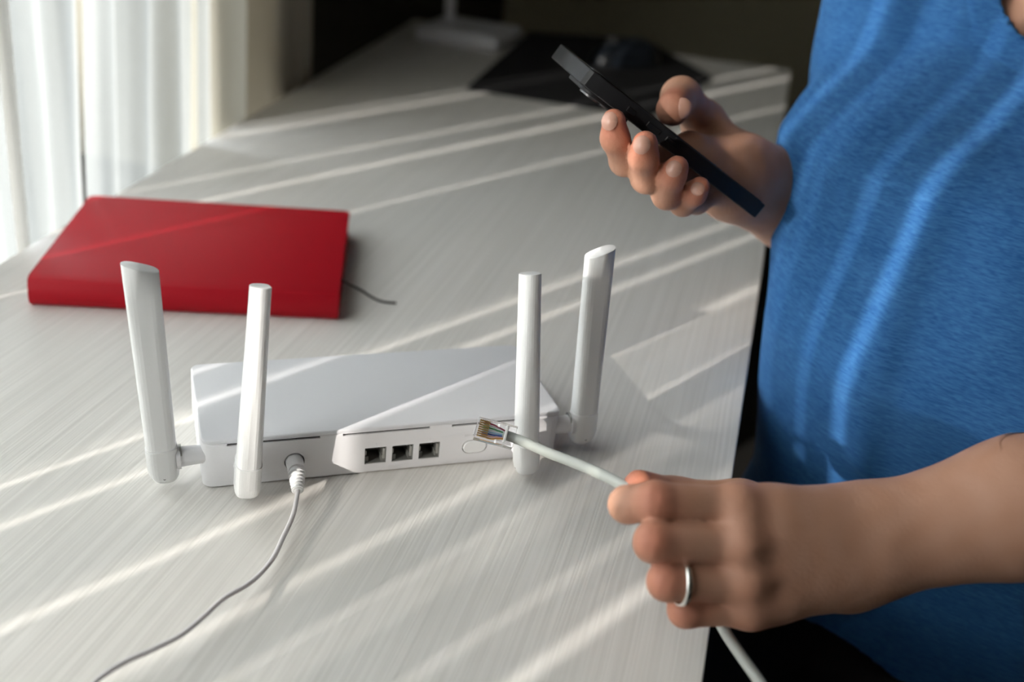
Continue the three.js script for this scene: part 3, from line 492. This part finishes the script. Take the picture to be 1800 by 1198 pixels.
  const bounds = (pts, m) => [[0, 1, 2].map((i) => Math.min(...pts.map((p) => p[i])) - m), [0, 1, 2].map((i) => Math.max(...pts.map((p) => p[i])) + m)];
  const sk1 = noiseGrid(90, 90), sk2 = noiseGrid(240, 240);
  const skinBump = dataTexture(512, 512, (i, j) => { const k = 255 * (0.6 * sk1(i / 512 + 0.02 * sk2(j / 900, i / 900), j / 512) + 0.4 * sk2(i / 512, j / 512)); return [k, k, k]; }, false); skinBump.repeat.set(12, 12);
  const skin = phys({ color: 0xffffff, vertexColors: true, bumpMap: skinBump, bumpScale: 0.00013, roughness: 0.48, specularIntensity: 0.55, sheen: 0.15, sheenColor: lin(1, 0.6, 0.5), sheenRoughness: 0.5 });
  const bl = bounds([[-0.0389, 0.8272, -0.4272], [-0.0304, 0.8261, -0.3943], [0.0077, 0.7767, -0.3890], [0.0712, 0.8240, -0.4487], [0.1538, 0.8298, -0.4690], [0.0839, 0.7676, -0.4459]], 0.028), br = bounds([[-0.0875, 0.9480, -0.5912], [-0.0793, 0.9123, -0.6092], [-0.0366, 0.8866, -0.6167], [-0.0586, 0.9486, -0.6886], [0.0342, 0.8812, -0.7768], [0.0434, 0.8386, -0.7574]], 0.022);
  const all = (x, y, z) => Math.min(armL(x, y, z), armR(x, y, z), head(x, y, z), bodyIn(x, y, z));
  const bx = bounds([elbowL, shoulderL, elbowR, shoulderR, hc, [0.2, 0.5, -0.9]], 0.15);
  const fine = [surfaceNets(armL, bl[0], bl[1], 0.0017, skinAt), surfaceNets(armR, br[0], br[1], 0.0018, skinAt)];
  const bh = bounds([hc, H(0, 0, 0.1)], 0.125); bh[0][1] = neck[1] - 0.02;
  const inBox = (b, x, y, z, m) => x > b[0][0] + m && x < b[1][0] - m && y > b[0][1] + m && y < b[1][1] - m && z > b[0][2] + m && z < b[1][2] - m;
  // the coarse rest of the body stops just inside the finely meshed arms and head
  const rest = (x, y, z) => { const a = inBox(bl, x, y, z, 0.006) ? 0.02 : armL(x, y, z), b = inBox(br, x, y, z, 0.006) ? 0.02 : armR(x, y, z), h = y > neck[1] ? 0.02 : neckC(x, y, z); return Math.min(smin(a, bodyIn(x, y, z), 0.03), smin(b, bodyIn(x, y, z), 0.03), h); };
  const person = thing('person', 'person in a blue t-shirt seated at the desk holding a phone and a cable', 'person');
  fine.push(surfaceNets(head, bh[0], bh[1], 0.0036, skinAt), surfaceNets(rest, bx[0], [bx[1][0], neck[1] + 0.01, bx[1][2]], 0.0075, skinAt));
  part('body', mergeGeometries(fine), skin, person);

  // ---- fingernails, thin curved plates
  const nail = (at, out, tip, w, l) => {
    const g = new THREE.SphereGeometry(1, 14, 10, 0, Math.PI * 2, 0, 0.95), p = g.attributes.position; for (let i = 0; i < p.count; i++) p.setXYZ(i, p.getX(i) / 0.81 * w / 2, (p.getY(i) - 0.75) * w * 0.62, p.getZ(i) / 0.81 * l / 2); g.computeVertexNormals();
    const y = A3(out).normalize(), z = A3(tip).addScaledVector(y, -A3(tip).dot(y)).normalize(), x = y.clone().cross(z); g.applyMatrix4(new THREE.Matrix4().makeBasis(x, y, z).setPosition(A3(at))); return g;
  };
  const nailMat = phys({ color: lin(0.54, 0.30, 0.23), roughness: 0.32, clearcoat: 0.2 }), toV = (a, b) => [b[0] - a[0], b[1] - a[1], b[2] - a[2]];
  const cam0 = [0, 1.094, 0];
  const NL = [[[-0.0830, 0.9426, -0.5878], [-0.0893, 0.9522, -0.5645], [-0.0803, 0.9312, -0.5957], [-0.0833, 0.9456, -0.5909], 0.0095, 0.0105], [[-0.0632, 0.9335, -0.5840], [-0.0686, 0.9459, -0.5543], [-0.0611, 0.9263, -0.5859], [-0.0624, 0.9364, -0.5907], 0.0100, 0.0105], [[-0.0444, 0.9212, -0.5914], [-0.0492, 0.9353, -0.5588], [-0.0450, 0.9157, -0.5954], [-0.0437, 0.9228, -0.5992], 0.0092, 0.0095], [[-0.0304, 0.9083, -0.6044], [-0.0351, 0.9230, -0.5727], [-0.0320, 0.9036, -0.6091], [-0.0291, 0.9106, -0.6076], 0.0080, 0.0080], [[-0.0491, 0.9427, -0.6422], [-0.0396, 0.9550, -0.6048], [-0.0491, 0.9448, -0.6603], [-0.0496, 0.9397, -0.6314], 0.0115, 0.0125]];
  for (const [a, o, b0, b1, w, l] of NL) part('fingernail', nail(a, toV(a, o), toV(b0, b1), w, l), nailMat, person);

  // ---- wedding ring on the near hand
  { const a = A3([0.0301, 0.8001, -0.4031]), b = A3([-0.0032, 0.8023, -0.3875]), d = b.clone().sub(a).normalize(), g = new THREE.TorusGeometry(0.0099, 0.0010, 12, 48).scale(1, 1, 1.5);
    g.applyQuaternion(new THREE.Quaternion().setFromUnitVectors(V(0, 0, 1), d)).translate(...[0.0026, 0.8018, -0.3905]); part('ring', g, silver, person, 'plain silver ring'); }

  // ---- t-shirt
  const sleeveR = cone(shoulderR, lerp3(shoulderR, elbowR, 0.72), 0.055, 0.056), sleeveL = cone(shoulderL, lerp3(shoulderL, elbowL, 0.62), 0.058, 0.060);
  const endR = A3(elbowR).sub(A3(shoulderR)), endL = A3(elbowL).sub(A3(shoulderL)), lenR = endR.length(), lenL = endL.length(); endR.normalize(); endL.normalize();
  const hole = chain([P(neck, 0.030, 0, -0.004), P(neck, 0.01, 0, 0.10)], [0.056, 0.072]);
  const fold = (pts, w, h) => { const c = new THREE.CatmullRomCurve3(pts.map(A3)).getPoints(9).map((p) => p.toArray()), ss = []; for (let i = 0; i + 1 < c.length; i++) ss.push(segDist(c[i], c[i + 1])); return [(x, y, z) => { let d = 1; for (const s of ss) d = Math.min(d, s(x, y, z)); return d; }, w, h]; };
  const folds = [
    fold([[0.1351, 0.9688, -0.7167], [0.1176, 0.9291, -0.6761], [0.0965, 0.8864, -0.6389], [0.0877, 0.8367, -0.6065], [0.0937, 0.7478, -0.6087]], 0.0125, 0.0065),
    fold([[0.0721, 0.9904, -0.7598], [0.0582, 0.9357, -0.7010], [0.0445, 0.8882, -0.6573], [0.0478, 0.8346, -0.6255]], 0.014, 0.0055),
    fold([[0.0386, 1.0017, -0.8039], [0.0319, 0.9663, -0.7620], [0.0251, 0.9363, -0.7228]], 0.012, 0.005), fold([[0.1059, 1.0034, -0.7506], [0.0923, 0.9594, -0.6973], [0.0810, 0.9240, -0.6658]], 0.018, 0.0035), fold([[0.1479, 0.9290, -0.6767], [0.1460, 0.8930, -0.6469], [0.1427, 0.8531, -0.6205]], 0.022, 0.004), fold([[0.1598, 0.8696, -0.6324], [0.1412, 0.8383, -0.6128], [0.1222, 0.8105, -0.6006]], 0.016, 0.004),
    fold([[0.0704, 0.8143, -0.6144], [0.0678, 0.7730, -0.6102], [0.0670, 0.7367, -0.6089]], 0.016, 0.004), fold([[0.1811, 0.7512, -0.5491], [0.1537, 0.7245, -0.5642], [0.1216, 0.7030, -0.5808]], 0.016, 0.006), fold([[0.1921, 0.7169, -0.5570], [0.1440, 0.6928, -0.5804]], 0.012, 0.006)];
  const hollows = [[[0.1292, 0.9464, -0.7042], [0.1419, 0.9149, -0.6855], 0.022, 0.007], [[0.0261, 0.9556, -0.7554], [0.0262, 0.9308, -0.7316], 0.012, 0.008], [[0.0915, 0.9113, -0.6560], [0.0814, 0.8819, -0.6334], 0.010, 0.003]].map(([a, b, w, h]) => [segDist(a, b), w, h]);
  const shirtOuter = (x, y, z) => {
    const q = (x - shoulderR[0]) * endR.x + (y - shoulderR[1]) * endR.y + (z - shoulderR[2]) * endR.z, q2 = (x - shoulderL[0]) * endL.x + (y - shoulderL[1]) * endL.y + (z - shoulderL[2]) * endL.z;
    let d = torso(x, y, z, 0.008);
    d = smin(d, Math.max(sleeveR(x, y, z), q - lenR * 0.66), 0.03); d = smin(d, Math.max(sleeveL(x, y, z), q2 - lenL * 0.55), 0.03);
    if (Math.abs(d) < 0.03) {
      for (const [s, w, h] of folds) { const e = s(x, y, z); if (e < w * 3) d -= h * Math.exp(-(e * e) / (w * w)); } for (const [s, w, h] of hollows) { const e = s(x, y, z); if (e < w * 3) d += h * Math.exp(-(e * e) / (w * w)); }
      d += 0.0012 * Math.sin(46 * x + 30 * y + 3 * Math.sin(21 * z)) * Math.sin(38 * z + 17 * y);
      const e = hole(x, y, z); d -= 0.0013 * clamp01((0.020 - e) / 0.0015) - 0.0009 * Math.exp(-((e - 0.0205) ** 2) / 0.000002);
    }
    return d;
  };
  const hem = (x, y, z) => 0.575 + 0.012 * Math.sin(x * 30 + z * 22) - y;
  const shirt = (x, y, z) => { const d = shirtOuter(x, y, z), h = hole(x, y, z); return Math.max(d, hem(x, y, z), -h, -(d + 0.02) > 0 ? -1 : -1); };
  const bs = bounds([shoulderL, shoulderR, lerp3(shoulderR, elbowR, 0.66), lerp3(shoulderL, elbowL, 0.62), [rows[1][1], 0.57, rows[1][2]], belly, [belly[0], belly[1], belly[2]]], 0.07); bs[0][0] = Math.min(bs[0][0], -0.06); bs[1][0] = Math.max(bs[1][0], 0.4); bs[0][2] = Math.min(bs[0][2], -1.05); bs[1][2] = Math.max(bs[1][2], -0.56); bs[0][1] = 0.54; bs[1][1] = neck[1] + 0.06;
  const hn = noiseGrid(64, 380), hn2 = noiseGrid(130, 600), hn3 = noiseGrid(14, 20);
  const heather = dataTexture(1024, 1024, (i, j) => { const u = i / 1024, v = j / 1024, n = 0.6 * hn(u, v) + 0.55 * hn2(u, v) + 0.25 * hn3(u, v) - 0.7; return [56 + 24 * n, 104 + 28 * n, 157 + 28 * n]; });
  heather.repeat.set(3.2, 3.2);
  const shirtBump = dataTexture(512, 512, (i, j) => { const k = 128 + 70 * (rnd() - 0.5) + 50 * ((j % 4 < 2) ? 1 : 0); return [k, k, k]; }, false); shirtBump.repeat.set(14, 14);
  const shirtMat = phys({ map: heather, bumpMap: shirtBump, bumpScale: 0.0002, roughness: 0.95, sheen: 0.25, sheenColor: lin(0.4, 0.6, 0.9), sheenRoughness: 0.6, specularIntensity: 0.2 });
  part('t_shirt', surfaceNets(shirt, bs[0], bs[1], 0.0032, null, [0.9165, 0, 0.4], [0, 1, 0]), shirtMat, person);

  // ---- trousers and shoes
  const hipR = [0.14, 0.50, -0.84], hipL = [0.27, 0.50, -0.72], kneeR = [-0.10, 0.52, -0.52], kneeL = [0.03, 0.52, -0.36], footR = [-0.10, 0.09, -0.55], footL = [0.05, 0.09, -0.38];
  const legs = [[hipR, kneeR, 0.088, 0.062], [hipL, kneeL, 0.088, 0.062], [kneeR, footR, 0.060, 0.045], [kneeL, footL, 0.060, 0.045]].map((a) => cone(...a)), seat = ellipsoid([0.21, 0.51, -0.79], 0.185, 0.12, 0.145, [r, [0, 1, 0], f]);
  const trousers = (x, y, z) => { let d = seat(x, y, z); for (const l of legs) d = smin(d, l(x, y, z), 0.035); d += 0.002 * Math.sin(60 * y + 30 * x) * Math.sin(40 * z); return Math.max(d, 0.075 - y); };
  part('trousers', surfaceNets(trousers, [-0.2, 0.05, -1.02], [0.46, 0.66, -0.26], 0.007), std({ color: lin(0.010, 0.010, 0.012), roughness: 0.95 }), person);
  for (const p of [footR, footL]) { const a = [p[0] + f[0] * 0.13, 0.034, p[2] + f[2] * 0.13], b = [p[0] - f[0] * 0.04, 0.04, p[2] - f[2] * 0.04], s = cone(b, a, 0.042, 0.034), an = cone([p[0], 0.10, p[2]], [p[0], 0.05, p[2]], 0.04, 0.04); part('shoe', surfaceNets((x, y, z) => Math.max(smin(s(x, y, z), an(x, y, z), 0.02), 0.002 - y), [p[0] - 0.2, -0.01, p[2] - 0.12], [p[0] + 0.14, 0.15, p[2] + 0.22], 0.005), std({ color: lin(0.02, 0.02, 0.022), roughness: 0.6 }), person); }

  // ---- hair tied at the back
  const cap = ellipsoid(H(0, 0.045, -0.022), 0.084, 0.092, 0.100, ax), bun = ball(H(0, 0.03, -0.135), 0.04);
  const hair = (x, y, z) => { const p = [x - hc[0], y - hc[1], z - hc[2]], fz = dot(p, hz), fy = dot(p, hy); let d = cap(x, y, z); d = Math.max(d, fz - 0.03 - 0.75 * (fy - 0.03)); d = Math.max(d, -fy - 0.055); d += 0.0012 * Math.sin(420 * dot(p, hx) + 60 * fz); return smin(d, bun(x, y, z), 0.02); };
  part('hair', surfaceNets(hair, bounds([hc], 0.19)[0], bounds([hc], 0.19)[1], 0.0045), std({ color: lin(0.06, 0.032, 0.018), roughness: 0.6 }), person);
}

// ---------------------------------------------------------------- stool under the person
{
  const st = thing('stool', 'black round stool under the person, beside the desk', 'stool', [0.215, 0, -0.80]), m = std({ color: lin(0.010, 0.010, 0.011), roughness: 0.8 });
  part('seat', new THREE.LatheGeometry([[0, 0.345], [0.15, 0.345], [0.168, 0.352], [0.172, 0.37], [0.165, 0.386], [0.14, 0.392], [0, 0.392]].map(([a, b]) => new THREE.Vector2(a, b)), 40), m, st);
  for (let i = 0; i < 4; i++) { const a = i * Math.PI / 2 + 0.6; part('leg', cappedTube([[Math.cos(a) * 0.12, 0.35, Math.sin(a) * 0.12], [Math.cos(a) * 0.19, 0.012, Math.sin(a) * 0.19]], 0.012, 4, 10), m, st); }
}

// ---------------------------------------------------------------- phone in the far hand
{
  const ph = thing('phone', 'black phone held up in a raised hand above the desk', 'phone', [-0.0446, 0.9237, -0.6222]);
  const L = V(0.7439, -0.5383, -0.3960), N = V(0.4779, 0.8427, -0.2478), D = V(-0.4672, 0.0049, -0.8842);
  ph.quaternion.setFromRotationMatrix(new THREE.Matrix4().makeBasis(L, N, L.clone().cross(N)));       // x along the phone, y out of the screen, z towards the viewer; the near long edge lies at z = 0
  const w = 0.0705, l = 0.147, t = 0.0098, R = 0.0105, rr = (a, b, q) => { const s = new THREE.Shape(); s.moveTo(-a / 2 + q, -b / 2); s.lineTo(a / 2 - q, -b / 2); s.absarc(a / 2 - q, -b / 2 + q, q, -Math.PI / 2, 0); s.lineTo(a / 2, b / 2 - q); s.absarc(a / 2 - q, b / 2 - q, q, 0, Math.PI / 2); s.lineTo(-a / 2 + q, b / 2); s.absarc(-a / 2 + q, b / 2 - q, q, Math.PI / 2, Math.PI); s.lineTo(-a / 2, -b / 2 + q); s.absarc(-a / 2 + q, -b / 2 + q, q, Math.PI, 1.5 * Math.PI); return s; };
  const slab = (a, b, q, h, bev) => new THREE.ExtrudeGeometry(rr(a - 2 * bev, b - 2 * bev, q - bev), { depth: h - 2 * bev, bevelEnabled: true, bevelThickness: bev, bevelSize: bev, bevelSegments: 3, curveSegments: 10 }).rotateX(-Math.PI / 2).translate(0, -h / 2 + bev, 0);
  const caseMat = phys({ color: lin(0.006, 0.0065, 0.008), roughness: 0.45, specularIntensity: 0.6 }), glassy = phys({ color: lin(0.004, 0.004, 0.005), roughness: 0.06 });
  part('case', toCreasedNormals(slab(l, w, R, t, 0.0008), 0.7).translate(0, 0, -w / 2), caseMat, ph);
  part('screen', slab(l - 0.006, w - 0.006, R - 0.003, 0.0006, 0.0002).translate(0, t / 2 + 0.0001, -w / 2), glassy, ph);
  const bump = part('camera_bump', slab(0.036, 0.036, 0.009, 0.0026, 0.0008).translate(-l / 2 + 0.023, -t / 2 - 0.0010, -0.022), caseMat, ph);
  for (const [x, z] of [[-0.008, 0.008], [0.008, -0.008]]) part('camera_lens', [new THREE.CylinderGeometry(0.0070, 0.0070, 0.0014, 32).translate(-l / 2 + 0.023 + x, -t / 2 - 0.0028, -0.022 + z)], std({ color: lin(0.10, 0.10, 0.105), roughness: 0.35, metalness: 0.8 }), bump);
  for (const [x, q] of [[-0.0395, 0.006], [-0.022, 0.010], [-0.007, 0.010]]) part('side_button', new RoundedBoxGeometry(q, 0.0030, 0.0012, 3, 0.0005).translate(x, 0.0003, 0.0001), caseMat, ph);
  part('screen_rim', box(-l / 2 + 0.013, l / 2 - 0.013, -t / 2 + 0.0003, -t / 2 + 0.0007, -0.0002, 0.0003), std({ color: lin(0.05, 0.05, 0.052), roughness: 0.3 }), ph);
}

renderer.render(scene, camera);
